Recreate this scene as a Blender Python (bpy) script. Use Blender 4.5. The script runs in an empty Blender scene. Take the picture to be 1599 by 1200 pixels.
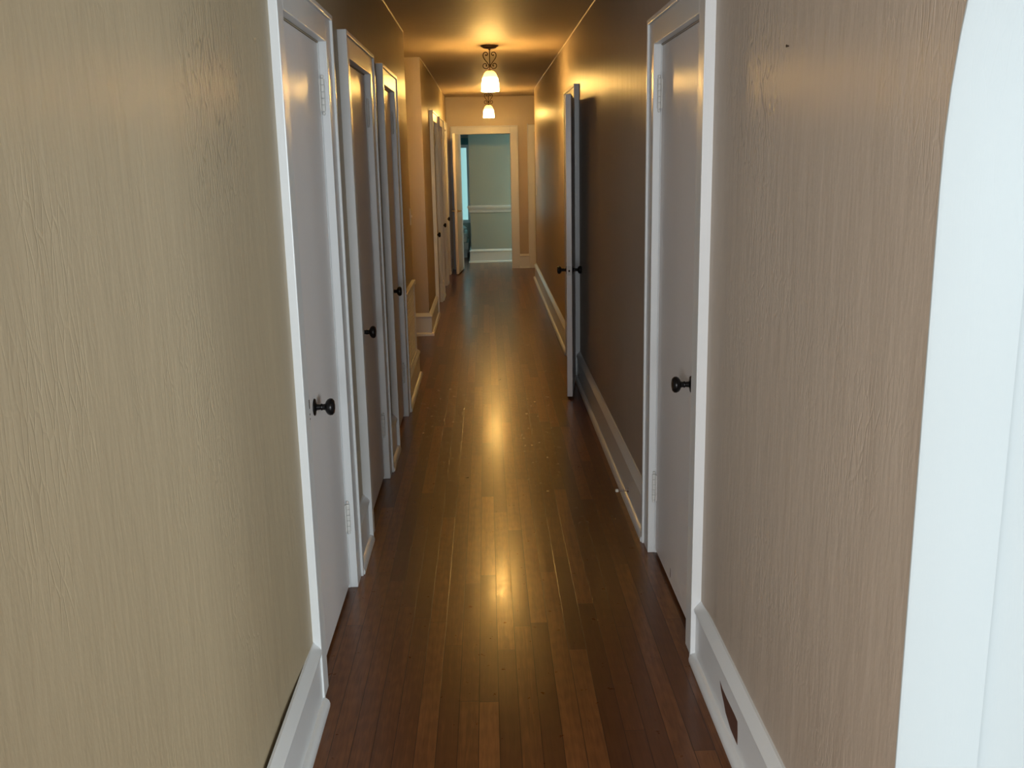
import bpy, bmesh, math, random
from mathutils import Matrix, Vector
random.seed(7)
PI = math.pi
C = bpy.context.scene.collection
SC = bpy.context.scene

# ------------------------------------------------------------------ camera
XL, XR, H = -0.5432, 0.6392, 2.4148          # left wall, right wall, ceiling
FPX, PITCH, YAW, ROLL, EYE = 1529.68, 0.22582, 0.02195, -0.01982, 1.55
fw = Vector((math.sin(YAW)*math.cos(PITCH), math.cos(YAW)*math.cos(PITCH), -math.sin(PITCH)))
rt = Vector((math.cos(YAW), -math.sin(YAW), 0))
up = rt.cross(fw)
rt2 = rt*math.cos(ROLL) + up*math.sin(ROLL)
up2 = rt2.cross(fw)
cd = bpy.data.cameras.new('camera'); cam = bpy.data.objects.new('camera', cd); C.objects.link(cam)
M = Matrix((rt2, up2, -fw)).transposed().to_4x4(); M.translation = Vector((0, 0, EYE))
cam.matrix_world = M
cd.sensor_fit = 'HORIZONTAL'; cd.sensor_width = 36; cd.lens = 36*FPX/1599
cd.clip_start = 0.02; cd.clip_end = 100
SC.camera = cam

# ------------------------------------------------------------------ world, light, exposure
SC.view_settings.view_transform = 'Standard'; SC.view_settings.look = 'None'
SC.view_settings.gamma = 1; SC.view_settings.use_curve_mapping = False
SC.view_settings.exposure = 0.08
w = bpy.data.worlds.new('world'); SC.world = w; w.use_nodes = True
w.node_tree.nodes['Background'].inputs[0].default_value = (0.6, 0.75, 1, 1)
w.node_tree.nodes['Background'].inputs[1].default_value = 0.3

def area(name, loc, rot, sx, sy, power, col):
    l = bpy.data.lights.new(name, 'AREA'); l.shape = 'RECTANGLE'; l.size = sx; l.size_y = sy
    l.energy = power; l.color = col
    o = bpy.data.objects.new(name, l); C.objects.link(o); o.location = loc; o.rotation_euler = rot
    return o
# daylight coming in by the windows of the room behind the arch, the window at the hall's near end and the far room; foyer and vestibule lights are added fill
area('window_daylight_living', (4.34, -0.6, 1.45), (0, PI/2, 0), 1.4, 1.6, 45, (0.86, 0.94, 1.0))
area('window_daylight_rear', (3.2, -3.36, 1.45), (PI/2, 0, 0), 1.5, 1.4, 290, (0.80, 0.93, 1.0))
area('window_daylight_foyer', (-2.0, -3.36, 1.45), (PI/2, 0, 0), 1.6, 1.4, 230, (0.92, 0.96, 1.0))  # added unseen source, brightens the right wall and the doors
area('window_daylight_hall', (0.05, -3.36, 1.35), (PI/2, 0, 0), 0.8, 1.3, 70, (0.88, 0.95, 1.0))
area('window_daylight_far', (-1.0, 16.86, 1.2), (-PI/2, 0, 0), 0.5, 1.2, 4, (0.42, 0.95, 1.0))
area('window_daylight_vestibule', (1.84, 14.8, 1.3), (0, PI/2, 0), 1.2, 0.6, 24, (0.5, 0.95, 1.0))  # added light without a window, brightens the wall past the end doorway

# ------------------------------------------------------------------ mesh helpers
def box(bm, x0, x1, y0, y1, z0, z1):
    v = [bm.verts.new(p) for p in ((x0,y0,z0),(x1,y0,z0),(x1,y1,z0),(x0,y1,z0),(x0,y0,z1),(x1,y0,z1),(x1,y1,z1),(x0,y1,z1))]
    for f in ((0,3,2,1),(4,5,6,7),(0,1,5,4),(1,2,6,5),(2,3,7,6),(3,0,4,7)):
        bm.faces.new([v[i] for i in f])
def prism(bm, pts, z0, z1):
    a = [bm.verts.new((p[0], p[1], z0)) for p in pts]; b = [bm.verts.new((p[0], p[1], z1)) for p in pts]
    n = len(pts)
    bm.faces.new(a[::-1]); bm.faces.new(b)
    for i in range(n): bm.faces.new((a[i], a[(i+1)%n], b[(i+1)%n], b[i]))
def sweep(bm, prof, A, B, out, mA=0.0, mB=0.0):
    """profile [(v,z)] swept from A to B (xy); v grows along out; mitres mA, mB shift the ends by v*m along the run"""
    A = Vector((A[0], A[1], 0)); B = Vector((B[0], B[1], 0)); o = Vector((out[0], out[1], 0)); d = (B-A).normalized()
    r = []
    for P, m in ((A, mA), (B, mB)):
        r.append([bm.verts.new(P + o*v + d*(v*m) + Vector((0,0,z))) for v, z in prof])
    n = len(prof)
    for i in range(n): bm.faces.new((r[0][i], r[0][(i+1)%n], r[1][(i+1)%n], r[1][i]))
    bm.faces.new(r[0][::-1]); bm.faces.new(r[1])
def lathe(bm, prof, n=24, M=None):
    """profile [(radius, height)] turned about +z"""
    rings = []
    for r, h in prof:
        if r < 1e-6: rings.append([bm.verts.new((0,0,h))])
        else: rings.append([bm.verts.new((r*math.cos(2*PI*k/n), r*math.sin(2*PI*k/n), h)) for k in range(n)])
    for a, b in zip(rings, rings[1:]):
        for k in range(n):
            k2 = (k+1) % n
            if len(a) == 1 and len(b) == 1: continue
            if len(a) == 1: bm.faces.new((a[0], b[k2], b[k]))
            elif len(b) == 1: bm.faces.new((a[k], a[k2], b[0]))
            else: bm.faces.new((a[k], a[k2], b[k2], b[k]))
    if M is not None: bmesh.ops.transform(bm, matrix=M, verts=[v for R in rings for v in R])
def tube(bm, pts, rads, n=10):
    pts = [Vector(p) for p in pts]; rings = []
    if not hasattr(rads, '__len__'): rads = [rads]*len(pts)
    for i, p in enumerate(pts):
        t = (pts[min(i+1, len(pts)-1)] - pts[max(i-1, 0)]).normalized()
        ref = Vector((0,1,0)) if abs(t.y) < 0.9 else Vector((1,0,0))
        a = t.cross(ref).normalized(); b = t.cross(a)
        rings.append([bm.verts.new(p + (a*math.cos(2*PI*k/n) + b*math.sin(2*PI*k/n))*rads[i]) for k in range(n)])
    for a, b in zip(rings, rings[1:]):
        for k in range(n): bm.faces.new((a[k], a[(k+1)%n], b[(k+1)%n], b[k]))
    bm.faces.new(rings[0][::-1]); bm.faces.new(rings[-1])
def obj(name, bm, mat, parent=None, smooth=False, bev=0.0):
    bmesh.ops.recalc_face_normals(bm, faces=bm.faces)
    me = bpy.data.meshes.new(name); bm.to_mesh(me); bm.free()
    for m in (mat if isinstance(mat, (list, tuple)) else [mat]): me.materials.append(m)
    if smooth:
        for p in me.polygons: p.use_smooth = True
        me.set_sharp_from_angle(angle=math.radians(40))
    o = bpy.data.objects.new(name, me); C.objects.link(o)
    if parent is not None: o.parent = parent
    if bev:
        b = o.modifiers.new('bevel', 'BEVEL'); b.width = bev; b.segments = 2; b.limit_method = 'ANGLE'
    return o
def empty(name, loc, rz=0.0):
    o = bpy.data.objects.new(name, None); C.objects.link(o); o.location = loc; o.rotation_euler = (0,0,rz)
    o.empty_display_size = 0.1
    return o
def tag(o, label, cat, kind=None, group=None):
    o['label'] = label; o['category'] = cat
    if kind: o['kind'] = kind
    if group: o['group'] = group
    return o

# ------------------------------------------------------------------ materials
def mat(name, col=(0.8,0.8,0.8), rough=0.5, metal=0.0, spec=0.5):
    m = bpy.data.materials.new(name); m.use_nodes = True
    b = m.node_tree.nodes['Principled BSDF']
    b.inputs['Base Color'].default_value = (*col, 1); b.inputs['Roughness'].default_value = rough
    b.inputs['Metallic'].default_value = metal; b.inputs['Specular IOR Level'].default_value = spec
    return m, m.node_tree.nodes, m.node_tree.links, b
def N(nodes, t, **kw):
    n = nodes.new(t)
    for k, v in kw.items():
        if k.startswith('i_'): n.inputs[k[2:].replace('_', ' ')].default_value = v
        else: setattr(n, k, v)
    return n
def mathn(nodes, links, op, a, b=None, c=None):
    n = nodes.new('ShaderNodeMath'); n.operation = op
    for i, v in enumerate((a, b, c)):
        if v is None: continue
        if isinstance(v, (int, float)): n.inputs[i].default_value = v
        else: links.new(v, n.inputs[i])
    return n.outputs[0]

def plaster(name, col, rough=0.36, streak=0.5, crack=0.5, spec=0.5, patch=None, height=0.004):
    m, ns, ln, b = mat(name, col, rough, spec=spec)
    tc = N(ns, 'ShaderNodeTexCoord')
    def mapped(s):
        mp = N(ns, 'ShaderNodeMapping'); mp.inputs['Scale'].default_value = s
        ln.new(tc.outputs['Object'], mp.inputs[0]); return mp.outputs[0]
    # slow blotches in the paint colour
    n0 = N(ns, 'ShaderNodeTexNoise', i_Scale=1.6, i_Detail=3.0); ln.new(mapped((1,1,0.6)), n0.inputs['Vector'])
    mx = N(ns, 'ShaderNodeMix', data_type='RGBA'); ln.new(n0.outputs[0], mx.inputs[0])
    mx.inputs[6].default_value = (*[c*0.92 for c in col], 1); mx.inputs[7].default_value = (*[min(1, c*1.07) for c in col], 1)
    ln.new(mx.outputs[2], b.inputs['Base Color'])
    # trowel streaks running down the wall
    wob = N(ns, 'ShaderNodeTexNoise', i_Scale=5.0, i_Detail=2.0); ln.new(tc.outputs['Object'], wob.inputs['Vector'])
    n1 = N(ns, 'ShaderNodeTexNoise', i_Scale=1.0, i_Detail=4.0, i_Roughness=0.6); ln.new(mapped((85,85,17)), n1.inputs['Vector'])
    n2 = N(ns, 'ShaderNodeTexNoise', i_Scale=1.0, i_Detail=3.0); ln.new(mapped((12,12,2.6)), n2.inputs['Vector'])
    vo = N(ns, 'ShaderNodeTexVoronoi', feature='DISTANCE_TO_EDGE', i_Scale=1.0)
    add = N(ns, 'ShaderNodeVectorMath', operation='MULTIPLY_ADD'); add.inputs[1].default_value = (1.6,1.6,1.6)
    ln.new(wob.outputs['Color'], add.inputs[0]); ln.new(mapped((60,60,11)), add.inputs[2]); ln.new(add.outputs[0], vo.inputs['Vector'])
    cr = N(ns, 'ShaderNodeMapRange'); cr.inputs['From Max'].default_value = 0.09; ln.new(vo.outputs['Distance'], cr.inputs['Value'])
    # cracks gather in patches only
    pm = N(ns, 'ShaderNodeTexNoise', i_Scale=1.9, i_Detail=3.0, i_Roughness=0.65); ln.new(mapped((1,1,1)), pm.inputs['Vector'])
    pr = N(ns, 'ShaderNodeMapRange'); pr.inputs['From Min'].default_value = 0.5; pr.inputs['From Max'].default_value = 0.68
    ln.new(pm.outputs[0], pr.inputs['Value'])
    inv = mathn(ns, ln, 'SUBTRACT', 1.0, cr.outputs[0])
    msk = pr.outputs[0]
    if patch:                                        # crazed paint gathered around one spot
        ds = N(ns, 'ShaderNodeVectorMath', operation='DISTANCE'); ds.inputs[1].default_value = patch
        ln.new(tc.outputs['Object'], ds.inputs[0])
        d2 = mathn(ns, ln, 'MULTIPLY_ADD', pm.outputs[0], 0.45, ds.outputs['Value'])
        pp = N(ns, 'ShaderNodeMapRange'); pp.inputs['From Min'].default_value = 0.50; pp.inputs['From Max'].default_value = 0.30
        ln.new(d2, pp.inputs['Value'])
        msk = mathn(ns, ln, 'MULTIPLY_ADD', pp.outputs[0], 2.2, msk)
        dk = N(ns, 'ShaderNodeMix', data_type='RGBA'); ln.new(mathn(ns, ln, 'MULTIPLY', mathn(ns, ln, 'MULTIPLY', inv, pp.outputs[0]), 0.5), dk.inputs[0])
        ln.new(mx.outputs[2], dk.inputs[6]); dk.inputs[7].default_value = (*[c*0.35 for c in col], 1)
        ln.new(dk.outputs[2], b.inputs['Base Color'])
    crk = mathn(ns, ln, 'MULTIPLY', inv, msk)
    h = mathn(ns, ln, 'MULTIPLY_ADD', n1.outputs[0], 0.32*streak, mathn(ns, ln, 'MULTIPLY', n2.outputs[0], 1.5*streak))
    h = mathn(ns, ln, 'MULTIPLY_ADD', crk, -0.5*crack, h)
    bp = N(ns, 'ShaderNodeBump'); bp.inputs['Strength'].default_value = 0.55; bp.inputs['Distance'].default_value = height
    ln.new(h, bp.inputs['Height']); ln.new(bp.outputs[0], b.inputs['Normal'])
    return m
TAN = (0.42, 0.335, 0.21)
def brushed(m, amount, rough):
    ns, ln = m.node_tree.nodes, m.node_tree.links; b = ns['Principled BSDF']
    b.inputs['Anisotropic'].default_value = amount; b.inputs['Roughness'].default_value = rough
    t = N(ns, 'ShaderNodeCombineXYZ'); t.inputs[0].default_value = 0.12; t.inputs[1].default_value = 0.99; t.inputs[2].default_value = 0.0
    ln.new(t.outputs[0], b.inputs['Tangent'])
M_wall = plaster('tan_plaster_paint', TAN, 0.37, 0.7, 0.5, 0.9, patch=(XL, 2.10, 1.67), height=0.006)
M_wall_r = plaster('taupe_plaster_paint', (0.44, 0.36, 0.285), 0.37, 0.75, 0.4, 0.9, patch=(XR, 2.38, 1.70), height=0.006)
M_ceil = plaster('ceiling_paint', (0.45, 0.36, 0.26), 0.58, 1.0, 0.3)
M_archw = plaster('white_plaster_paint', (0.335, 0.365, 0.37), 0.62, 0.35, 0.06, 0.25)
M_grey = plaster('grey_green_paint', (0.34, 0.38, 0.35), 0.5, 0.2, 0.1)

def gloss(name, col, rough, bump=0.25):
    m, ns, ln, b = mat(name, col, rough)
    tc = N(ns, 'ShaderNodeTexCoord'); mp = N(ns, 'ShaderNodeMapping'); mp.inputs['Scale'].default_value = (70,70,4)
    ln.new(tc.outputs['Object'], mp.inputs[0])
    n1 = N(ns, 'ShaderNodeTexNoise', i_Scale=1.0, i_Detail=3.0); ln.new(mp.outputs[0], n1.inputs['Vector'])
    bp = N(ns, 'ShaderNodeBump'); bp.inputs['Strength'].default_value = bump; bp.inputs['Distance'].default_value = 0.0015
    ln.new(n1.outputs[0], bp.inputs['Height']); ln.new(bp.outputs[0], b.inputs['Normal'])
    return m
M_trim = gloss('white_trim_paint', (0.66, 0.67, 0.67), 0.3, 0.15)
M_door = gloss('off_white_door_paint', (0.77, 0.73, 0.71), 0.24, 0.6)
M_door.node_tree.nodes['Principled BSDF'].inputs['Specular IOR Level'].default_value = 0.9
M_black = mat('black_knob_metal', (0.012, 0.011, 0.011), 0.28, 0.6)[0]
M_hinge = mat('painted_hinge', (0.62, 0.61, 0.58), 0.35)[0]
M_steel = mat('bright_steel', (0.75, 0.73, 0.7), 0.22, 1.0)[0]
M_brass = mat('satin_brass', (0.72, 0.58, 0.34), 0.25, 1.0)[0]
M_bronze = mat('dark_bronze_iron', (0.045, 0.026, 0.016), 0.45, 0.7)[0]
M_plate = mat('switch_plastic', (0.70, 0.66, 0.58), 0.4)[0]
M_cloth = mat('white_bedding', (0.8, 0.84, 0.85), 0.8)[0]
M_frame = mat('pale_bed_frame', (0.6, 0.66, 0.68), 0.6)[0]
M_curtain = mat('teal_valance_cloth', (0.10, 0.25, 0.27), 0.9)[0]
M_raw = mat('bare_brown_wood', (0.085, 0.032, 0.018), 0.6)[0]

brushed(M_wall, 0.75, 0.40); brushed(M_wall_r, 0.75, 0.40); brushed(M_door, 0.85, 0.32)

def wood_floor():
    m, ns, ln, b = mat('stained_oak_strips', (0.1,0.05,0.02), 0.25, spec=0.2)
    tc = N(ns, 'ShaderNodeTexCoord'); sp = N(ns, 'ShaderNodeSeparateXYZ'); ln.new(tc.outputs['Object'], sp.inputs[0])
    x, y = sp.outputs[0], sp.outputs[1]
    W = 0.0575
    u = mathn(ns, ln, 'DIVIDE', x, W); row = mathn(ns, ln, 'FLOOR', u); fu = mathn(ns, ln, 'FRACT', u)
    wn = N(ns, 'ShaderNodeTexWhiteNoise', noise_dimensions='1D'); ln.new(row, wn.inputs['W'])
    ln_len = mathn(ns, ln, 'MULTIPLY_ADD', wn.outputs['Value'], 0.9, 0.75)
    v0 = mathn(ns, ln, 'MULTIPLY_ADD', wn.outputs['Value'], 37.3, mathn(ns, ln, 'DIVIDE', y, ln_len))
    pid = mathn(ns, ln, 'FLOOR', v0); fv = mathn(ns, ln, 'FRACT', v0)
    cb = N(ns, 'ShaderNodeCombineXYZ'); ln.new(row, cb.inputs[0]); ln.new(pid, cb.inputs[1])
    w2 = N(ns, 'ShaderNodeTexWhiteNoise', noise_dimensions='2D'); ln.new(cb.outputs[0], w2.inputs['Vector'])
    # grain, shifted per board
    off = N(ns, 'ShaderNodeVectorMath', operation='MULTIPLY_ADD'); off.inputs[1].default_value = (9,9,9)
    ln.new(w2.outputs['Color'], off.inputs[0]); ln.new(tc.outputs['Object'], off.inputs[2])
    mp = N(ns, 'ShaderNodeMapping'); mp.inputs['Scale'].default_value = (95, 5, 1); ln.new(off.outputs[0], mp.inputs[0])
    g = N(ns, 'ShaderNodeTexNoise', i_Scale=1.0, i_Detail=5.0, i_Roughness=0.6, i_Distortion=0.7); ln.new(mp.outputs[0], g.inputs['Vector'])
    mp2 = N(ns, 'ShaderNodeMapping'); mp2.inputs['Scale'].default_value = (14, 1.4, 1); ln.new(off.outputs[0], mp2.inputs[0])
    wv = N(ns, 'ShaderNodeTexWave', wave_type='RINGS', i_Scale=3.0, i_Distortion=6.0, i_Detail=2.0); ln.new(mp2.outputs[0], wv.inputs['Vector'])
    gm = mathn(ns, ln, 'MULTIPLY_ADD', wv.outputs[0], 0.05, mathn(ns, ln, 'MULTIPLY_ADD', g.outputs[0], 0.5, 0.16))
    tone = mathn(ns, ln, 'MULTIPLY_ADD', w2.outputs['Value'], 0.40, gm)
    cr = N(ns, 'ShaderNodeValToRGB'); e = cr.color_ramp.elements
    e[0].position = 0.15; e[0].color = (0.050, 0.0165, 0.007, 1)
    e[1].position = 1.1; e[1].color = (0.26, 0.102, 0.032, 1)
    k = e.new(0.62); k.color = (0.112, 0.040, 0.014, 1)
    ln.new(tone, cr.inputs[0])
    # seams
    du = mathn(ns, ln, 'MULTIPLY', mathn(ns, ln, 'MINIMUM', fu, mathn(ns, ln, 'SUBTRACT', 1.0, fu)), W)
    dv = mathn(ns, ln, 'MULTIPLY', mathn(ns, ln, 'MINIMUM', fv, mathn(ns, ln, 'SUBTRACT', 1.0, fv)), ln_len)
    d = mathn(ns, ln, 'MINIMUM', du, dv)
    sm = N(ns, 'ShaderNodeMapRange'); sm.inputs['From Min'].default_value = 0.0003; sm.inputs['From Max'].default_value = 0.0013
    ln.new(d, sm.inputs['Value'])
    mx = N(ns, 'ShaderNodeMix', data_type='RGBA'); ln.new(sm.outputs[0], mx.inputs[0])
    mx.inputs[6].default_value = (0.022, 0.009, 0.005, 1); ln.new(cr.outputs[0], mx.inputs[7])
    ln.new(mx.outputs[2], b.inputs['Base Color'])
    b.inputs['Coat Weight'].default_value = 0.22; b.inputs['Coat Roughness'].default_value = 0.19
    # worn varnish: uneven shine, fine dents
    n3 = N(ns, 'ShaderNodeTexNoise', i_Scale=26.0, i_Detail=5.0, i_Roughness=0.7); ln.new(tc.outputs['Object'], n3.inputs['Vector'])
    rr = N(ns, 'ShaderNodeMapRange'); rr.inputs['To Min'].default_value = 0.24; rr.inputs['To Max'].default_value = 0.34
    ln.new(n3.outputs[0], rr.inputs['Value'])
    r2 = N(ns, 'ShaderNodeMapRange'); r2.inputs['From Min'].default_value = 0.35; r2.inputs['From Max'].default_value = 0.65
    r2.inputs['To Min'].default_value = 0.10; r2.inputs['To Max'].default_value = 0.24
    ln.new(n3.outputs[0], r2.inputs['Value']); ln.new(r2.outputs[0], b.inputs['Coat Roughness']); ln.new(rr.outputs[0], b.inputs['Roughness'])
    n4 = N(ns, 'ShaderNodeTexNoise', i_Scale=22.0, i_Detail=3.0); ln.new(tc.outputs['Object'], n4.inputs['Vector'])
    cup = mathn(ns, ln, 'MULTIPLY', mathn(ns, ln, 'MULTIPLY', fu, mathn(ns, ln, 'SUBTRACT', 1.0, fu)), 0.5)
    hh = mathn(ns, ln, 'MULTIPLY_ADD', n4.outputs[0], 0.22, mathn(ns, ln, 'MULTIPLY_ADD', sm.outputs[0], 0.25, cup))
    hh = mathn(ns, ln, 'MULTIPLY_ADD', g.outputs[0], 0.12, hh)
    bp = N(ns, 'ShaderNodeBump'); bp.inputs['Strength'].default_value = 0.5; bp.inputs['Distance'].default_value = 0.0009
    ln.new(hh, bp.inputs['Height']); ln.new(bp.outputs[0], b.inputs['Normal']); ln.new(bp.outputs[0], b.inputs['Coat Normal'])
    return m
M_floor = wood_floor()

# lit amber glass: brightest round the bulb, amber at the neck
LAMP_COL = (1.0, 0.57, 0.15)
def shade_mat():
    m, ns, ln, b = mat('lit_amber_glass', (0.9,0.75,0.45), 0.3)
    tc = N(ns, 'ShaderNodeTexCoord'); sp = N(ns, 'ShaderNodeSeparateXYZ'); ln.new(tc.outputs['Object'], sp.inputs[0])
    mr = N(ns, 'ShaderNodeMapRange'); mr.inputs['From Min'].default_value = -0.345; mr.inputs['From Max'].default_value = -0.19
    ln.new(sp.outputs[2], mr.inputs['Value'])
    cr = N(ns, 'ShaderNodeValToRGB'); e = cr.color_ramp.elements
    e[0].position = 0.0; e[0].color = (0.45,0.45,0.45,1); e[1].position = 1.0; e[1].color = (0.011,0.011,0.011,1)
    k = e.new(0.18); k.color = (1,1,1,1); k = e.new(0.5); k.color = (0.8,0.8,0.8,1); k = e.new(0.7); k.color = (0.022,0.022,0.022,1)
    ln.new(mr.outputs[0], cr.inputs[0])
    b.inputs['Emission Color'].default_value = (*LAMP_COL, 1)
    ln.new(mathn(ns, ln, 'MULTIPLY', cr.outputs[0], 185.0), b.inputs['Emission Strength'])
    return m
M_shade = shade_mat()
def pane_mat():
    m, ns, ln, b = mat('bright_far_window', (0.2,0.3,0.3), 0.2)
    b.inputs['Emission Color'].default_value = (0.30, 0.62, 0.62, 1); b.inputs['Emission Strength'].default_value = 0.85
    return m
M_pane = pane_mat()

# ------------------------------------------------------------------ setting: floor, ceiling
bm = bmesh.new(); box(bm, -3.2, 4.5, -3.6, 18.2, -0.1, 0)
tag(obj('floor', bm, M_floor), 'dark stained oak strip floor running down the hallway', 'floor', 'structure')
bm = bmesh.new(); box(bm, -3.2, 4.5, -3.6, 18.2, H, H+0.1)
tag(obj('ceiling', bm, M_ceil), 'tan glossy plaster ceiling above the hallway', 'ceiling', 'structure')

DT = 1.94         # door opening height
CW = 0.115         # casing width
T = 0.12           # wall thickness
# doors on the left wall (outer casing edges), right wall
LD = [(2.594, 3.530), (3.870, 4.810), (5.190, 6.030), (10.00, 11.05), (11.50, 12.50), (12.75, 13.70)]
RD = [(2.790, 3.780), (6.830, 7.730)]

def wall_run(bm, X, s, ya, yb, doors, ramps):
    """solid wall between door openings; s = +1 when the hall is on the +x side"""
    ops = [(a+CW-0.004, b-CW+0.004) for a, b in doors]
    y = ya
    for o0, o1 in ops + [(yb, None)]:
        pts = [(X-s*T, y), (X-s*T, o0)]
        face = [(y, 0)]
        for c, L, d in ramps:                       # c = where the bulge peaks, L = signed run, d = height
            if y-1e-3 <= c <= o0+1e-3:
                a, b = sorted((c-L, c))
                for k in range(9):
                    t = k/8; yy = a + (b-a)*t
                    tt = t if L > 0 else 1-t
                    face.append((yy, d*(3*tt*tt-2*tt**3)))
        face.append((o0, [f[1] for f in face][-1] if len(face) > 1 and face[-1][0] > o0-0.13 else 0))
        face = sorted(set((round(min(max(f[0], y), o0), 4), f[1]) for f in face), key=lambda f: f[0])
        ded = []
        for f in face:
            if ded and abs(f[0]-ded[-1][0]) < 1e-4: continue
            ded.append(f)
        prism(bm, [(X-s*T, y), (X-s*T, o0)] + [(X+s*f[1], f[0]) for f in reversed(ded)], 0, H)
        if o1 is None: break
        prism(bm, [(X-s*T, o0), (X-s*T, o1), (X, o1), (X, o0)], DT-0.004, H)
        y = o1

LX1 = 7.09; LX2 = 8.805      # the side passage on the left
bm = bmesh.new()
wall_run(bm, XL, 1, 0.40, LX1, LD[:3], [(2.594, 0.36, 0.013)])
obj_l = obj('wall_left', bm, M_wall, smooth=True); tag(obj_l, 'tan streaked plaster wall on the left, nearest stretch with three closet doors', 'wall', 'structure')
bm = bmesh.new()
wall_run(bm, XL, 1, LX2, 14.28, LD[3:], [])
box(bm, -2.8, XL-T, LX2, LX2+T, 0, H)
tag(obj('wall_left_far', bm, M_wall, smooth=True), 'tan plaster wall on the left beyond the side passage', 'wall', 'structure')
bm = bmesh.new(); box(bm, -2.92, -2.8, 6.9, 9.0, 0, H); box(bm, -2.8, XL-T, LX1-T, LX1, 0, H)
tag(obj('wall_passage', bm, M_wall), 'tan wall closing the side passage on the left', 'wall', 'structure')
bm = bmesh.new()
box(bm, -2.8, XL-T, 0.40, 0.52, 0, H); box(bm, XL-0.85, XL-0.75, 0.52, LX1-T, 0, H); box(bm, XL-0.85, XL-0.75, LX2+T, 14.4, 0, H)
box(bm, XR+0.75, XR+0.85, 1.58, 12.95, 0, H)
tag(obj('wall_closet', bm, M_wall), 'inner back walls of the closets behind the doors', 'wall', 'structure')

# right wall with the arched opening to the living room
AY0, AY1, SPR, AR, AB = -0.51, 1.39, 1.50, 0.95, 0.86
RE = 12.95
bm = bmesh.new()
prism(bm, [(XR, -0.85), (XR+T+0.01, -0.85), (XR+T+0.01, AY0), (XR, AY0)], 0, H)
wall_run(bm, XR, -1, AY1, RE, RD, [(2.79, 0.13, 0.006)])
cy = (AY0+AY1)/2
arc = [(cy - AR*math.cos(PI*k/40), SPR + AB*math.sin(PI*k/40)) for k in range(41)]
def arch_band(bm, x0, x1, grow):
    """wall above the arch, as columns between the curve and the ceiling"""
    for (ya, za), (yb, zb) in zip(arc, arc[1:]):
        v = [bm.verts.new(p) for p in ((x0,ya,za),(x0,yb,zb),(x0,yb,H),(x0,ya,H),(x1,ya,za),(x1,yb,zb),(x1,yb,H),(x1,ya,H))]
        bm.faces.new((v[0],v[1],v[2],v[3])); bm.faces.new((v[4],v[7],v[6],v[5])); bm.faces.new((v[0],v[4],v[5],v[1]))
arch_band(bm, XR, XR+T+0.01, 0)
tag(obj('wall_right', bm, M_wall_r), 'taupe streaked plaster wall on the right side of the hallway', 'wall', 'structure')
# white reveal lining the arch
bm = bmesh.new()
path = [(AY1, 0.0)] + [(y, z) for y, z in reversed(arc)] + [(AY0, 0.0)]
x0, x1 = XR-0.0015, XR+T+0.012
th = 0.004; inner = []
for i, (y, z) in enumerate(path):
    a = path[max(i-1, 0)]; b = path[min(i+1, len(path)-1)]
    d = Vector((b[0]-a[0], b[1]-a[1])).normalized(); n = Vector((-d.y, d.x))
    if n.dot(Vector((cy-y, 1.0-z))) < 0: n = -n
    inner.append((y+n.x*th, z+n.y*th if 0 < i < len(path)-1 else z))
R = [[bm.verts.new((x, y, z)) for (y, z) in P] for x, P in
     ((x0, path), (x0+0.0006, [((p[0]+q[0])/2, (p[1]+q[1])/2) for p, q in zip(path, inner)]), (x0+0.006, inner), (x1-0.01, inner), (x1, [((p[0]+q[0])/2, (p[1]+q[1])/2) for p, q in zip(path, inner)]))]
for A, B in zip(R, R[1:]):
    for i in range(len(path)-1): bm.faces.new((A[i], A[i+1], B[i+1], B[i]))
tag(obj('trim_1', bm, M_archw, smooth=True), 'white painted reveal of the arched opening at the right edge', 'archway', 'structure')

# living room beyond the arch, and what closes the near end behind the viewer
bm = bmesh.new(); box(bm, XR+T+0.006, 4.5, AY1+0.035, AY1+0.155, 0, H)
tag(obj('wall_living_far', bm, M_archw), 'white wall of the adjoining room at the far right edge', 'wall', 'structure')
def wall_hole(bm, x0, x1, y0, y1, hx0, hx1, hz0, hz1):
    box(bm, x0, hx0, y0, y1, 0, H); box(bm, hx1, x1, y0, y1, 0, H)
    box(bm, hx0, hx1, y0, y1, 0, hz0); box(bm, hx0, hx1, y0, y1, hz1, H)
bm = bmesh.new(); wall_hole(bm, XR+T, 4.5, -3.52, -3.4, 2.4, 4.0, 0.7, 2.2)
for y0_, y1_, z0_, z1_ in ((-3.4,-1.45,0,H), (0.25,AY1+0.04,0,H), (-1.45,0.25,0,0.7), (-1.45,0.25,2.2,H)): box(bm, 4.38, 4.5, y0_, y1_, z0_, z1_)
tag(obj('wall_living', bm, M_archw), 'white walls of the adjoining room with its window', 'wall', 'structure')
bm = bmesh.new(); wall_hole(bm, XL, XR+T, -3.52, -3.4, -0.38, 0.48, 0.65, 2.05); wall_hole(bm, -3.0, XL, -3.52, -3.4, -2.85, -1.15, 0.7, 2.2); box(bm, -3.1, -2.98, -3.52, 0.52, 0, H)
tag(obj('wall_near', bm, M_wall), 'tan wall at the near end of the hallway with a window', 'wall', 'structure')

# end wall of the hall with its doorway
YE = 14.28; EX0, EX1 = -0.375, 0.354
bm = bmesh.new()
box(bm, XL-T, EX0-0.004, YE, YE+T, 0, H); box(bm, EX1+0.004, 1.9, YE, YE+T, 0, H); box(bm, EX0-0.004, EX1+0.004, YE, YE+T, 1.901, H)
tag(obj('wall_end', bm, M_wall), 'tan wall across the far end of the hallway', 'wall', 'structure')
bm = bmesh.new(); box(bm, 1.78, 1.9, 12.8, YE, 0, H); box(bm, XR+T, 1.9, RE-T, RE, 0, H)
tag(obj('wall_side_far', bm, M_wall), 'tan walls of the turn to the right at the far end', 'wall', 'structure')
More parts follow.
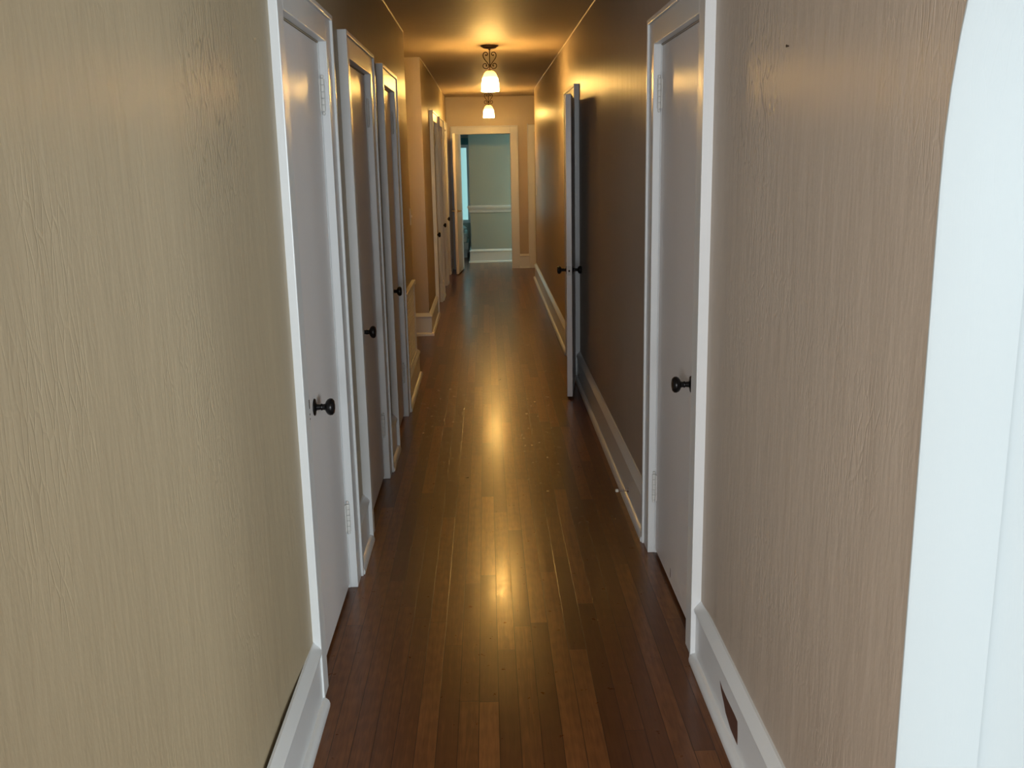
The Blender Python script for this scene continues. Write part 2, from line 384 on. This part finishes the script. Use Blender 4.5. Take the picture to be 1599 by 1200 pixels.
# room past the end doorway
YR = 15.18
bm = bmesh.new()
box(bm, -0.253, 1.9, YR, YR+T, 0, H); box(bm, -0.253, -0.253+T, YR+T, 17.0, 0, H)
tag(obj('wall_room', bm, M_grey), 'grey-green wall with a chair rail seen through the far doorway', 'wall', 'structure')
bm = bmesh.new()
wall_hole(bm, -2.0, -0.1, 17.0, 17.1, -1.3, -0.27, 0.5, 1.80); box(bm, -2.1, -2.0, YE+T, 17.1, 0, H); box(bm, 1.9, 2.0, YE+T, YR+T, 0, H)
tag(obj('wall_room_back', bm, M_grey), 'pale far room wall around the bright window', 'wall', 'structure')

# fine edge line where walls meet the ceiling
bm = bmesh.new()
def cove(bm, A, B, out): sweep(bm, [(0, H), (0, H-0.005), (0.005, H)], A, B, out)
cove(bm, (XL, 0.4), (XL, LX1), (1, 0)); cove(bm, (XL, LX2), (XL, YE), (1, 0)); cove(bm, (XR, 1.39), (XR, RE), (-1, 0))
cove(bm, (XL, YE), (XR, YE), (0, -1))
tag(obj('trim_2', bm, M_wall), 'thin paint bead along the ceiling corner', 'trim', 'structure')

# ------------------------------------------------------------------ baseboards
BB = [(0, 0.0), (0.040, 0.0), (0.041, 0.010), (0.038, 0.020), (0.031, 0.027), (0.021, 0.029), (0.021, 0.166), (0.027, 0.170), (0.028, 0.178), (0.020, 0.190), (0.010, 0.199), (0.006, 0.205), (0, 0.206)]
def base(name, runs, label, m=M_trim):
    bm = bmesh.new()
    for r in runs: sweep(bm, BB, *r)
    return tag(obj(name, bm, m, smooth=True), label, 'baseboard', 'structure')
base('baseboard_left', [((XL+0.010, 0.40), (XL+0.010, 2.594), (1, 0)), ((XL, 3.53), (XL, 3.87), (1, 0)), ((XL, 4.81), (XL, 5.19), (1, 0)),
     ((XL, 6.03), (XL, LX1), (1, 0), 0, 1), ((XL, LX1), (-2.8, LX1), (0, 1), -1, 0)], 'white baseboard along the left wall between the near doors')
base('baseboard_passage', [((-2.8, LX2), (XL, LX2), (0, -1), 0, 1), ((XL, LX2), (XL, 10.0), (1, 0), -1, 0), ((XL, 11.05), (XL, 11.5), (1, 0)), ((XL, 12.5), (XL, 12.75), (1, 0)), ((XL, 13.7), (XL, YE), (1, 0))],
     'white baseboard wrapping the corner past the left side passage')
bbr = base('baseboard_right', [((XR, 1.42), (XR, 2.79), (-1, 0)), ((XR, 3.78), (XR, 6.83), (-1, 0)), ((XR, 7.73), (XR, RE), (-1, 0), 0, 1), ((XR, RE), (1.78, RE), (0, 1), -1, 0)],
     'white baseboard along the right wall, gouged near the camera')
base('baseboard_end', [((EX1+CW-0.005, YE), (0.605, YE), (0, -1))], 'short white baseboard right of the far doorway')
base('baseboard_room', [((-0.253, YR), (1.9, YR), (0, -1), -1, 0), ((-0.253, YR), (-0.253, 17.0), (-1, 0), -1, 0)], 'white baseboard under the grey-green wall past the far doorway')
# the gouge in the right baseboard: a hole torn in the paint layer, bare wood behind
g = [(2.464,0.119),(2.434,0.113),(2.387,0.112),(2.30,0.115),(2.268,0.114),(2.263,0.085),(2.261,0.050),(2.300,0.050),(2.335,0.051),(2.363,0.058),(2.391,0.065),(2.411,0.080),(2.446,0.099)]
bm = bmesh.new()
a = [bm.verts.new((XR-0.0215, y, z)) for y, z in g]; b2 = [bm.verts.new((XR-0.0205, y, z)) for y, z in g]
bm.faces.new(a); bm.faces.new(b2[::-1])
for i in range(len(g)): bm.faces.new((a[i], a[(i+1)%len(g)], b2[(i+1)%len(g)], b2[i]))
gz = obj('gouge', bm, M_raw, bbr); gz['label'] = 'torn gouge showing bare brown wood'
# chair rail in the far room
bm = bmesh.new()
sweep(bm, [(0,0.76),(0.014,0.765),(0.016,0.79),(0.020,0.805),(0.034,0.822),(0.042,0.838),(0.042,0.862),(0.034,0.868),(0,0.868)], (-0.253, YR), (1.9, YR), (0, -1), -1, 0)
tag(obj('trim_3', bm, M_trim, smooth=True), 'white chair rail across the grey-green wall past the far doorway', 'chair rail', 'structure')

# ------------------------------------------------------------------ doors
def knob_bm(side=1, v=0.0):
    bm = bmesh.new()
    M = Matrix.Translation((0, v, 0)) @ Matrix.Rotation(-side*PI/2, 4, 'X')
    lathe(bm, [(0,0),(0.0255,0),(0.027,0.0015),(0.0255,0.004),(0.013,0.006),(0.0095,0.009),(0.0085,0.02),(0.0105,0.022),(0.0105,0.025),(0.009,0.027),(0.010,0.034),
               (0.017,0.037),(0.0235,0.042),(0.0265,0.049),(0.0255,0.056),(0.020,0.061),(0.012,0.0625),(0.010,0.0615),(0.004,0.063),(0,0.063)], 28, M)
    return bm
def hinge_bm():
    """barrel along z with ball tips, and a leaf plate to each side"""
    bm = bmesh.new()
    for k in range(5):
        z = -0.046 + k*0.0184
        lathe(bm, [(0,z+0.0006),(0.0058,z+0.0006),(0.0062,z+0.002),(0.0062,z+0.0164),(0.0058,z+0.0178),(0,z+0.0178)], 14)
    for s in (-1, 1):
        lathe(bm, [(0, s*0.046),(0.0035,s*0.047),(0.0048,s*0.051),(0.004,s*0.055),(0,s*0.057)], 12)
    box(bm, -0.019, -0.002, -0.0075, -0.0045, -0.045, 0.045)
    box(bm, 0.002, 0.013, -0.0075, -0.0045, -0.045, 0.045)
    return bm
def casing(bm, x0, x1, top, cw, z1=None, two=True, fl=0.028, bb=0.036, hd=0.095):
    """flat casing with a raised outer band, mitred head; x0..x1 is the opening, local y = out of the wall"""
    o = 0.017
    for s, x in ((-1, x0), (1, x1)):
        a, b = sorted((x, x+s*(cw-o))); box(bm, a, b, 0, fl, 0, top+hd-o)
        a, b = sorted((x+s*(cw-o), x+s*cw)); box(bm, a, b, 0, bb, 0, top+hd)
    box(bm, x0, x1, 0, fl, top, top+hd-o)
    box(bm, x0-cw+o, x1+cw-o, 0, bb, top+hd-o, top+hd)
def jamb(bm, x0, x1, top, depth, stop=True, lf=-0.040):
    j = 0.004
    for s, x in ((-1, x0), (1, x1)):
        a, b = sorted((x, x+s*j)); box(bm, a, b, -depth, 0.0, 0, top)
        if stop:
            a, b = sorted((x-s*0.011, x)); box(bm, a, b, lf-0.03, lf-0.002, 0, top)
    box(bm, x0-j, x1+j, -depth, 0.0, top, top+j)
    if stop: box(bm, x0, x1, lf-0.03, lf-0.002, top-0.011, top)
def leaf_bm(x0, x1, z0, z1, y0=-0.040, y1=-0.002):
    bm = bmesh.new(); box(bm, x0, x1, y0, y1, z0, z1); return bm

def make_door(n, loc, rz, ow, label, hinge=-1, top=DT, knob=True, backset=0.135, kz=0.845, cw=CW, hz=(0.278, 1.77), zg=0.016):
    """closed flush door; local x along the wall, local y out of it, hinge = side of the hinges"""
    r = empty('door_%d' % n, loc, rz)
    tag(r, label, 'door', 'structure')
    bm = bmesh.new(); casing(bm, -ow/2, ow/2, top, cw); obj('casing', bm, M_trim, r, bev=0.0022)
    bm = bmesh.new(); jamb(bm, -ow/2, ow/2, top, T); obj('jamb', bm, M_trim, r)
    lf = obj('door_leaf', leaf_bm(-ow/2+0.003, ow/2-0.003, zg, top-0.005), M_door, r, bev=0.002)
    if knob:
        kx = -hinge*(ow/2-backset)
        k = obj('door_knob', knob_bm(), M_black, lf, smooth=True); k.location = (kx, -0.002, kz); k['label'] = 'small round black knob'
    for z in hz:
        h = obj('hinge', hinge_bm(), M_hinge, lf, smooth=True)
        h.location = (hinge*(ow/2-0.004), 0.0075, z); h.scale = (-hinge*1.2, 1.2, 1.15)
    return r
def left_door(n, a, b, label, **k): return make_door(n, (XL, (a+b)/2, 0), -PI/2, b-a-2*CW, label, hinge=-1, **k)
def right_door(n, a, b, label, **k): return make_door(n, (XR, (a+b)/2, 0), PI/2, b-a-2*CW, label, hinge=1, **k)
d1 = left_door(1, *LD[0], 'nearest flush white closet door on the left with a round black knob', backset=0.225, kz=0.818)
left_door(2, *LD[1], 'second flush white door along the left wall, between two others')
left_door(3, *LD[2], 'third flush white door on the left, just before the side passage')
left_door(4, *LD[3], 'first narrow white door on the left beyond the side passage', kz=0.80)
left_door(5, *LD[4], 'middle one of three far doors on the left beyond the passage', kz=0.80)
left_door(6, *LD[5], 'farthest door on the left wall, glowing warm beside the end doorway', kz=0.80)
d7 = right_door(7, *RD[0], 'closed flush white door on the right wall with a black knob at mid height', kz=0.836)
bm = bmesh.new(); pts = [(0.047,0.042),(0.052,0.038),(0.055,0.05),(0.053,0.075),(0.049,0.072)]
va = [bm.verts.new((x, -0.0025, z)) for x, z in pts]; vb = [bm.verts.new((x, -0.0014, z)) for x, z in pts]
bm.faces.new(va); bm.faces.new(vb[::-1])
for i in range(5): bm.faces.new((va[i], va[(i+1)%5], vb[(i+1)%5], vb[i]))
o = obj('scuff', bm, M_raw, d7); o['label'] = 'small brown chip low on the door'
# keyhole strike by the nearest door's latch side
bm = bmesh.new(); box(bm, -0.004, 0.004, -0.0006, 0.0006, -0.013, 0.013); box(bm, -0.003, 0.003, -0.0006, 0.0006, -0.032, -0.027); box(bm, -0.003, 0.003, -0.0006, 0.0006, -0.045, -0.041)
k = obj('strike_plate', bm, M_black, d1); k.location = ((LD[0][1]-LD[0][0])/2-CW+0.008, 0.0282, 0.885)

# right wall: closet doorway whose door is folded back toward the viewer
a, b = RD[1]; ow = b-a-2*CW
r8 = empty('door_8', (XR, (a+b)/2, 0), PI/2)
tag(r8, 'narrow white closet door on the right folded open into the hallway', 'door', 'structure')
bm = bmesh.new(); casing(bm, -ow/2, ow/2, DT, CW); obj('casing', bm, M_trim, r8, bev=0.0022)
bm = bmesh.new(); jamb(bm, -ow/2, ow/2, DT, T); obj('jamb', bm, M_trim, r8)
# pivot on the near jamb, proud of the casing
hx = -ow/2 - 0.012; hy = 0.036
lw = ow - 0.004
bm = bmesh.new(); box(bm, -lw, 0, -0.0175, 0.0175, 0.016, 1.934)
leaf = obj('door_leaf', bm, M_door, r8, bev=0.002)
# world target of the free edge: X 0.512, Y 6.27
Xf, Yf = 0.518, 6.262
wx, wy = (Yf-(a+b)/2), (XR-Xf)            # local coordinates of the free end
ang = math.atan2(-(wy-hy-0.0), -(wx-hx))
leaf.location = (hx, hy, 0); leaf.rotation_euler = (0, 0, ang)
L8 = math.hypot(wx-hx, wy-hy); leaf.scale.x = L8/lw
for s in (1, -1):
    k = obj('door_knob', knob_bm(s, s*0.0175), M_black, leaf, smooth=True); k.location = (-lw+0.058, 0, 0.845); k['label'] = 'small round black knob'
bm = bmesh.new(); box(bm, -lw-0.0012, -lw+0.001, -0.011, 0.011, 0.815, 0.875); obj('latch_plate', bm, M_hinge, leaf)
bm = bmesh.new(); box(bm, -lw-0.006, -lw-0.0012, -0.005, 0.005, 0.838, 0.851); obj('latch', bm, M_bronze, leaf)
for z in (0.292, 1.768):
    h = obj('hinge', hinge_bm(), M_bronze, r8, smooth=True); h.location = (hx-0.012, 0.026, z); h.rotation_euler = (0, 0, 0.2)

# far doorway with its door standing open toward the hall
ecx = (EX0+EX1)/2; ew = EX1-EX0; ET = 1.903
r9 = empty('door_9', (ecx, YE, 0), PI)
tag(r9, 'white cased doorway at the far end with its door standing open', 'door', 'structure')
bm = bmesh.new(); casing(bm, -ew/2, ew/2, ET, 0.112, fl=0.018, bb=0.024, hd=0.112); obj('casing', bm, M_trim, r9, bev=0.0022)
bm = bmesh.new(); jamb(bm, -ew/2, ew/2, ET, T, stop=False); obj('jamb', bm, M_trim, r9)
bm = bmesh.new(); box(bm, 0, 0.70, -0.0175, 0.0175, 0.014, ET-0.004)
lf9 = obj('door_leaf', bm, M_door, r9, bev=0.002)
px, py = ew/2-0.012, 0.022
Lx, Ly = -(-0.422-ecx), (YE-13.55)
lf9.location = (px, py+0.0, 0); lf9.rotation_euler = (0, 0, math.atan2(Ly-py, Lx-px))
lf9['label'] = 'white door swung open against the left wall'
for s in (1, -1):
    bm = bmesh.new()
    lathe(bm, [(0,0),(0.028,0),(0.028,0.004),(0.012,0.008),(0.010,0.03),(0.012,0.045),(0,0.046)], 20, Matrix.Translation((0.64,s*0.0175,0.87)) @ Matrix.Rotation(-s*PI/2, 4, 'X'))
    tube(bm, [(0.64, s*0.056, 0.87), (0.61, s*0.060, 0.87), (0.57, s*0.060, 0.868), (0.54, s*0.056, 0.866)], [0.008,0.0085,0.0075,0.006])
    k = obj('lever_handle', bm, M_brass, lf9, smooth=True); k['label'] = 'brass lever handle'
# casing of another door at the right end of the end wall
bm = bmesh.new(); box(bm, 0.605, 0.70, YE-0.018, YE, 0, 2.02); box(bm, 0.597, 0.609, YE-0.026, YE, 0, 2.035); box(bm, 0.70, 1.5, YE-0.018, YE, 1.92, 2.02)
tag(obj('trim_4', bm, M_trim, bev=0.002), 'white casing strip at the right end of the far wall', 'trim', 'structure')

# ------------------------------------------------------------------ windows behind the viewer and far room window
def window(n, x0, x1, y0, z0, z1, out, label, pane=None, bars=True):
    r = empty('window_%d' % n, ((x0+x1)/2, y0, z0)); tag(r, label, 'window', 'structure')
    hw = (x1-x0)/2; hh = z1-z0
    bm = bmesh.new(); s = out
    for a_, b_, c_, d_ in ((-hw, -hw+0.05, 0, hh), (hw-0.05, hw, 0, hh), (-hw+0.05, hw-0.05, 0, 0.05), (-hw+0.05, hw-0.05, hh-0.05, hh)) + (((-hw+0.05, hw-0.05, hh/2-0.02, hh/2+0.02),) if bars else ()):
        ya, yb = sorted((0, -s*0.06)); box(bm, a_, b_, ya, yb, c_, d_)
    obj('window_frame', bm, M_trim, r)
    if pane:
        bm = bmesh.new(); ya, yb = sorted((-s*0.03, -s*0.034)); box(bm, -hw+0.05, hw-0.05, ya, yb, 0.05, hh-0.05); obj('pane', bm, pane, r)
    return r
window(1, 2.4, 4.0, -3.4, 0.7, 2.2, 1, 'white window in the adjoining room behind the viewer')
window(2, -0.38, 0.48, -3.4, 0.65, 2.05, 1, 'white window at the near end of the hallway behind the viewer')
window(5, -2.85, -1.15, -3.4, 0.7, 2.2, 1, 'white window on the left side of the near foyer')  # unseen window added to go with the foyer fill light
w4 = window(4, -0.85, 0.85, 0, 0.7, 2.2, 1, 'wide white window on the side of the adjoining room')
w4.location = (4.38, -0.6, 0.7); w4.rotation_euler = (0, 0, PI/2)
window(3, -1.3, -0.27, 17.0, 0.5, 1.80, -1, 'bright teal-lit window in the room past the far doorway', M_pane, bars=False)
bm = bmesh.new(); n = 40; F = []; B_ = []
for k in range(n+1):
    x = -1.4 + 1.14*k/n; y = 16.965 + 0.012*math.sin(k*1.9)
    F.append((x, y-0.004)); B_.append((x, y+0.004))
prism(bm, F + B_[::-1], 1.80, 1.91)
tag(obj('window_valance', bm, M_curtain, smooth=True), 'narrow dark teal valance above the bright far window', 'valance')

# ------------------------------------------------------------------ bed glimpsed in the far room
r = empty('bed', (-0.95, 16.45, 0)); tag(r, 'white bed glimpsed under the far bright window through the end doorway', 'bed')
bm = bmesh.new(); box(bm, -0.6, 0.64, -0.45, 0.45, 0.13, 0.24); obj('bed_frame', bm, M_frame, r, bev=0.008)
bm = bmesh.new(); box(bm, -0.58, 0.62, -0.43, 0.43, 0.24, 0.40); obj('mattress', bm, M_cloth, r, bev=0.035)
bm = bmesh.new()
lathe(bm, [(0,-0.055),(0.14,-0.045),(0.19,-0.012),(0.195,0.01),(0.15,0.045),(0.06,0.06),(0,0.062)], 24, Matrix.Translation((0.42,-0.12,0.45)) @ Matrix.Diagonal((1,1.4,1,1)))
obj('pillow', bm, M_cloth, r, smooth=True)
for sx in (-0.55, 0.59):
    for sy in (-0.4, 0.4):
        bm = bmesh.new(); box(bm, sx-0.025, sx+0.025, sy-0.025, sy+0.025, 0, 0.13); obj('leg', bm, M_frame, r)

# ------------------------------------------------------------------ ceiling lamps
def make_lamp(loc, label):
    r = empty('ceiling_lamp', loc); tag(r, label, 'lamp')
    bm = bmesh.new()
    lathe(bm, [(0,0),(0.066,0),(0.069,-0.003),(0.067,-0.008),(0.055,-0.014),(0.052,-0.019),(0.036,-0.024),(0.010,-0.027),(0.008,-0.034),(0,-0.034)], 32)
    obj('canopy', bm, M_bronze, r, smooth=True)
    bm = bmesh.new(); tube(bm, [(0,0,-0.030), (0,0,-0.10), (0,0,-0.185)], 0.0042)
    lathe(bm, [(0,-0.172),(0.012,-0.176),(0.009,-0.184),(0.018,-0.19),(0.026,-0.197),(0.027,-0.203),(0,-0.203)], 24)
    obj('stem', bm, M_bronze, r, smooth=True)
    for s in (1, -1):
        P = []
        # inner end of the upper curl, round over the top, down the side
        c = (0.026, -0.066)
        for k in range(22):
            t = k/21; a_ = math.radians(300 - 310*t); rr = 0.0065 + 0.0150*t*t + 0.004*t
            P.append((c[0]+rr*math.cos(a_), c[1]+rr*math.sin(a_)))
        e0 = P[-1]
        bez = [e0, (0.053, -0.100), (0.012, -0.128), (0.006, -0.152)]
        for k in range(1, 13):
            t = k/12; q = 1-t
            P.append(tuple(q**3*bez[0][i]+3*q*q*t*bez[1][i]+3*q*t*t*bez[2][i]+t**3*bez[3][i] for i in (0,1)))
        bm = bmesh.new(); tube(bm, [(s*x, 0, z) for x, z in P], 0.0036, 8)
        # lower curl
        Q = []; c2 = (0.034, -0.148)
        for k in range(26):
            t = k/25; a_ = math.radians(165 + 400*t); rr = 0.0295 - 0.021*t
            Q.append((c2[0]+rr*math.cos(a_), c2[1]+rr*math.sin(a_)))
        tube(bm, [(s*x, 0, z) for x, z in Q], 0.0036, 8)
        tip = Q[-1]
        bmesh.ops.create_uvsphere(bm, u_segments=10, v_segments=8, radius=0.0065, matrix=Matrix.Translation((s*tip[0], 0, tip[1])))
        tip = P[0]
        bmesh.ops.create_uvsphere(bm, u_segments=10, v_segments=8, radius=0.006, matrix=Matrix.Translation((s*tip[0], 0, tip[1])))
        obj('scroll', bm, M_bronze, r, smooth=True)
    bm = bmesh.new()
    out = [(0.026,-0.190),(0.036,-0.196),(0.047,-0.208),(0.056,-0.228),(0.062,-0.252),(0.066,-0.280),(0.069,-0.310),(0.0705,-0.343)]
    lathe(bm, out + [(0.0675,-0.344)] + [(x-0.003, z) for x, z in out[::-1][1:]] , 40)
    obj('lamp_shade', bm, M_shade, r, smooth=True)
    return r
make_lamp((0.052, 8.02, H), 'nearer scrolled bronze ceiling lamp with a glowing amber bell shade')
make_lamp((0.056, 12.98, H), 'farther scrolled ceiling lamp lit in front of the end doorway')

# ------------------------------------------------------------------ small wall things
r = empty('return_air_panel', (XL, 6.62, 0)); tag(r, 'low white air return panel above the baseboard at the left corner', 'vent panel')
bm = bmesh.new(); box(bm, 0, 0.012, -0.40, 0.32, 0.206, 0.70)
for k in range(18): box(bm, 0.012, 0.0145, -0.37, 0.29, 0.235+k*0.025, 0.247+k*0.025)
obj('grille', bm, M_trim, r)
bm = bmesh.new(); box(bm, 0, 0.018, -0.42, -0.39, 0.206, 0.70); box(bm, 0, 0.018, 0.30, 0.33, 0.206, 0.70); box(bm, 0, 0.026, -0.43, 0.34, 0.70, 0.73); box(bm, 0, 0.018, -0.42, 0.33, 0.206, 0.225)
obj('frame', bm, M_trim, r, bev=0.003)

def switch(name, loc, rz, label):
    r = empty(name, loc, rz); tag(r, label, 'light switch')
    bm = bmesh.new(); box(bm, -0.035, 0.035, 0, 0.006, -0.057, 0.057); obj('plate', bm, M_plate, r, bev=0.002)
    bm = bmesh.new(); box(bm, -0.005, 0.005, 0.006, 0.016, -0.004, 0.012); obj('toggle', bm, M_plate, r, bev=0.001)
switch('light_switch', (XL, 7.03, 1.165), -PI/2, 'cream light switch on the left wall corner by the passage')
switch('light_switch', (XR, 12.6, 1.15), PI/2, 'cream light switch near the far end of the right wall')

def door_stop(y, z, label):
    r = empty('door_stop', (XR-0.021, y, z), PI/2); tag(r, label, 'door stop')
    bm = bmesh.new(); lathe(bm, [(0,0),(0.011,0),(0.012,0.002),(0.008,0.006),(0,0.006)], 18, Matrix.Rotation(-PI/2, 4, 'X')); obj('base', bm, M_steel, r, smooth=True)
    bm = bmesh.new(); pts = []
    for k in range(121):
        t = k/120; a_ = 2*PI*10*t; pts.append((0.0052*math.cos(a_), 0.005+0.045*t, 0.0052*math.sin(a_)))
    tube(bm, pts, 0.0011, 6); obj('spring', bm, M_steel, r, smooth=True)
    bm = bmesh.new(); lathe(bm, [(0,0.048),(0.0065,0.048),(0.0075,0.052),(0.0075,0.058),(0.005,0.061),(0,0.061)], 16, Matrix.Rotation(-PI/2, 4, 'X')); obj('rubber_tip', bm, M_plate if y < 5 else M_black, r, smooth=True)
door_stop(4.25, 0.06, 'small steel spring door stop on the right baseboard past the closed door')
door_stop(6.66, 0.07, 'tiny steel door stop on the right baseboard behind the folded door')

bm = bmesh.new(); lathe(bm, [(0,-0.01),(0.0012,-0.01),(0.0012,0.004),(0.003,0.0045),(0.003,0.006),(0,0.0065)], 10, Matrix.Rotation(-PI/2, 4, 'X'))
o = obj('nail', bm, M_bronze, smooth=True); o.location = (XR, 2.135, 1.769); o.rotation_euler = (0, 0, PI/2)
tag(o, 'small dark nail left in the right wall above eye height', 'nail')
